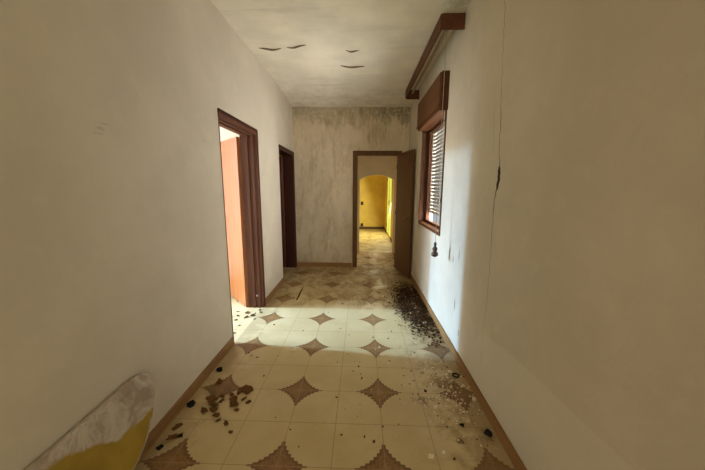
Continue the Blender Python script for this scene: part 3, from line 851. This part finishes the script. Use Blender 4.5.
for (x, y, s_) in ((-.77, 2.08, .035), (-.92, 2.33, .04), (-.98, 2.36, .03), (-1.02, 2.40, .05), (-.55, 1.66, .02), (-.43, 1.57, .02), (-.35, 1.45, .02), (.02, 2.13, .028), (.03, 2.08, .035), (.0, 2.23, .03), (-.16, 1.86, .03), (.16, 1.61, .03), (.04, 1.53, .03), (.10, 1.50, .03), (-.2, 2.9, .03),
                   (-.1, 2.76, .03), (.35, 2.85, .035), (.15, 2.72, .03), (-.60, 2.83, .03), (.40, 2.55, .03), (.48, 2.42, .03), (-.95, 2.95, .04), (.55, 1.40, .03), (.37, 2.12, .03), (.44, 2.06, .03), (.30, 2.70, .03), (-.38, 3.3, .03)):
    leaf(x, y, s_, LM, 'lone dark leaf bits on the tiles')
LD = 'dark leaf fragment on the sunlit tiles inside the first doorway'
for (x, y, s_) in ((-1.33, 3.12, .10), (-1.28, 3.18, .12), (-1.36, 3.25, .09), (-1.45, 3.16, .07), (-1.20, 3.26, .08), (-1.22, 3.08, .05), (-1.42, 3.05, .06), (-1.33, 2.92, .05), (-1.24, 3.33, .07), (-1.5, 3.28, .06), (-1.31, 2.75, .05), (-1.35, 2.70, .05)):
    leaf(x, y, s_, LD, 'leaf fragments inside the first doorway')
LF = 'dark leaf fragment on the dirty tiles between the two doorways and the end wall'
for i in range(40):
    leaf(rr.uniform(-1.15, .4), rr.uniform(3.5, 5.2), rr.uniform(.025, .06), LF, 'leaf fragments on the dirty far floor')

# dark twig on the dirty far floor
tw = MB().tube([(-.852, 3.66, .010), (-.850, 3.80, .013), (-.862, 3.95, .010), (-.857, 4.06, .012), (-.866, 4.17, .009)], [.007, .010, .010, .008, .005], 8)
tag(tw.build('twig', M['dark_leaf'], origin=(-.856, 3.9, 0)), 'dark twig lying lengthwise on the floor between the two left doorways', 'twig')

# heap of dead leaves and dirt along the right wall (nobody could count it)
lit = MB(); r5 = random.Random(9)
def dens(x, y):
    k = math.exp(-((y - 3.55) / .55) ** 2)
    xc = .70 if y > 3.3 else .70 + (3.3 - y) * .12
    return k * math.exp(-((x - xc) / (.15 if y > 3.4 else .13)) ** 2)
cnt = 0
while cnt < 4600:
    x = r5.uniform(.30, XR - .022); y = r5.uniform(2.55, 4.55)
    if r5.random() > dens(x, y): continue
    cnt += 1
    h = .05 * dens(x, y) * r5.random()
    L = r5.uniform(.018, .050); w_ = L * r5.uniform(.25, .5)
    rot = Matrix.Rotation(r5.uniform(0, 6.28), 3, 'Z') @ Matrix.Rotation(r5.gauss(0, .35), 3, 'X') @ Matrix.Rotation(r5.gauss(0, .3), 3, 'Y')
    P_ = Vector((x, y, .004 + h))
    vs = [P_ + rot @ Vector(v) for v in ((-L / 2, 0, 0), (0, -w_ / 2, .15 * L), (L / 2, 0, 0), (0, w_ / 2, .15 * L))]
    for v in vs: v.z = max(v.z, .001); v.x = min(v.x, XR - .0145)
    t = r5.random()
    lit.add(vs, [(0, 1, 2), (0, 2, 3)], 0 if t < .72 else 1 if t < .965 else 2)
lo = lit.build('leaf_litter', [M['dark_leaf'], M['brown_leaf'], M['crumb']])
tag(lo, 'dark heap of dead leaves and dirt strewn along the right wall below the window', 'leaf litter', kind='stuff')
# fine crumbs among the chips and over the near floor
cr = MB()
for i in range(210):
    if i < 140: x, y = min(.86, r5.gauss(.67, .12)), min(2.5, r5.gauss(1.95, .2))
    else: x, y = r5.uniform(-.2, .85), r5.uniform(1.4, 2.5)
    s_ = r5.uniform(.003, .009); a = r5.uniform(0, 6)
    pts = [(x + s_ * math.cos(a + k * 1.57) * r5.uniform(.6, 1), y + s_ * math.sin(a + k * 1.57) * r5.uniform(.6, 1), .0006) for k in range(4)]
    cr.prism(pts, (0, 0, s_ * .5), 0 if r5.random() < .6 else 1)
tag(cr.build('plaster_dust', [M['chip'], M['brown_leaf']]), 'fine plaster dust and grit sprinkled over the right side of the floor', 'plaster dust', kind='stuff')

# ------------------------------------------------------------------ light
wd = bpy.data.worlds.new('world'); SC.world = wd; wd.use_nodes = True
bg = wd.node_tree.nodes['Background']
bg.inputs['Color'].default_value = (0.80, 0.90, 1.0, 1); bg.inputs['Strength'].default_value = 0.5

def area(name, loc, target, sx, sy_, power, col, spread=PI):
    d = bpy.data.lights.new(name, 'AREA'); d.shape = 'RECTANGLE'; d.size = sx; d.size_y = sy_; d.energy = power; d.color = col; d.spread = spread
    o = bpy.data.objects.new(name, d); COL.objects.link(o); o.location = loc
    v = Vector(target) - Vector(loc)
    o.rotation_euler = v.to_track_quat('-Z', 'Y').to_euler()
    return o
# bright strip of sky beyond the side room's window
area('sky_beyond_side_room', (-7.0, 3.20, 3.75), (-.4, 2.7, .3), .26, 2.6, 2650, (.33, .62, 1.0))
area('wider_sky_beyond_side_room', (-7.0, 2.40, 3.75), (-.4, 2.7, .3), 1.35, 2.6, 950, (.40, .66, 1.0))
# daylight in the side room's window
area('side_room_daylight', (-4.72, 2.75, 1.5), (0, 2.75, 1.4), 1.1, 2.0, 150, (1.0, .96, .90))
# added hall fill lamp, then daylight from the wide window at the near end
area('small_hall_fill', (-1.30, 6.02, 1.1), (.5, 6.02, 1.15), .68, 1.9, 11, (1.0, .86, .6))
area('near_end_daylight', (-.17, -2.95, 1.45), (-.17, 3, 1.45), 1.3, 2.0, 44, (1.0, .94, .69))
# daylight outside the shutter
area('outside_shutter', (1.75, 3.60, 1.35), (.9, 3.56, 1.45), 1.6, 2.2, 540, (1.0, .98, .93))
# sun-lit glazed door in the yellow room
area('glazed_door_daylight', (XH - .12, 9.05, 1.2), (-1.0, 8.7, .6), 1.0, 1.9, 98, (1.0, .92, .60))

SC.view_settings.view_transform = 'Standard'
SC.view_settings.look = 'None'
SC.view_settings.exposure = 0.0
SC.view_settings.gamma = 1.0
SC.view_settings.use_curve_mapping = False
SC.cycles.max_bounces = 14
SC.cycles.diffuse_bounces = 8
for o in bpy.data.objects:
    if '_o' in o: del o['_o']
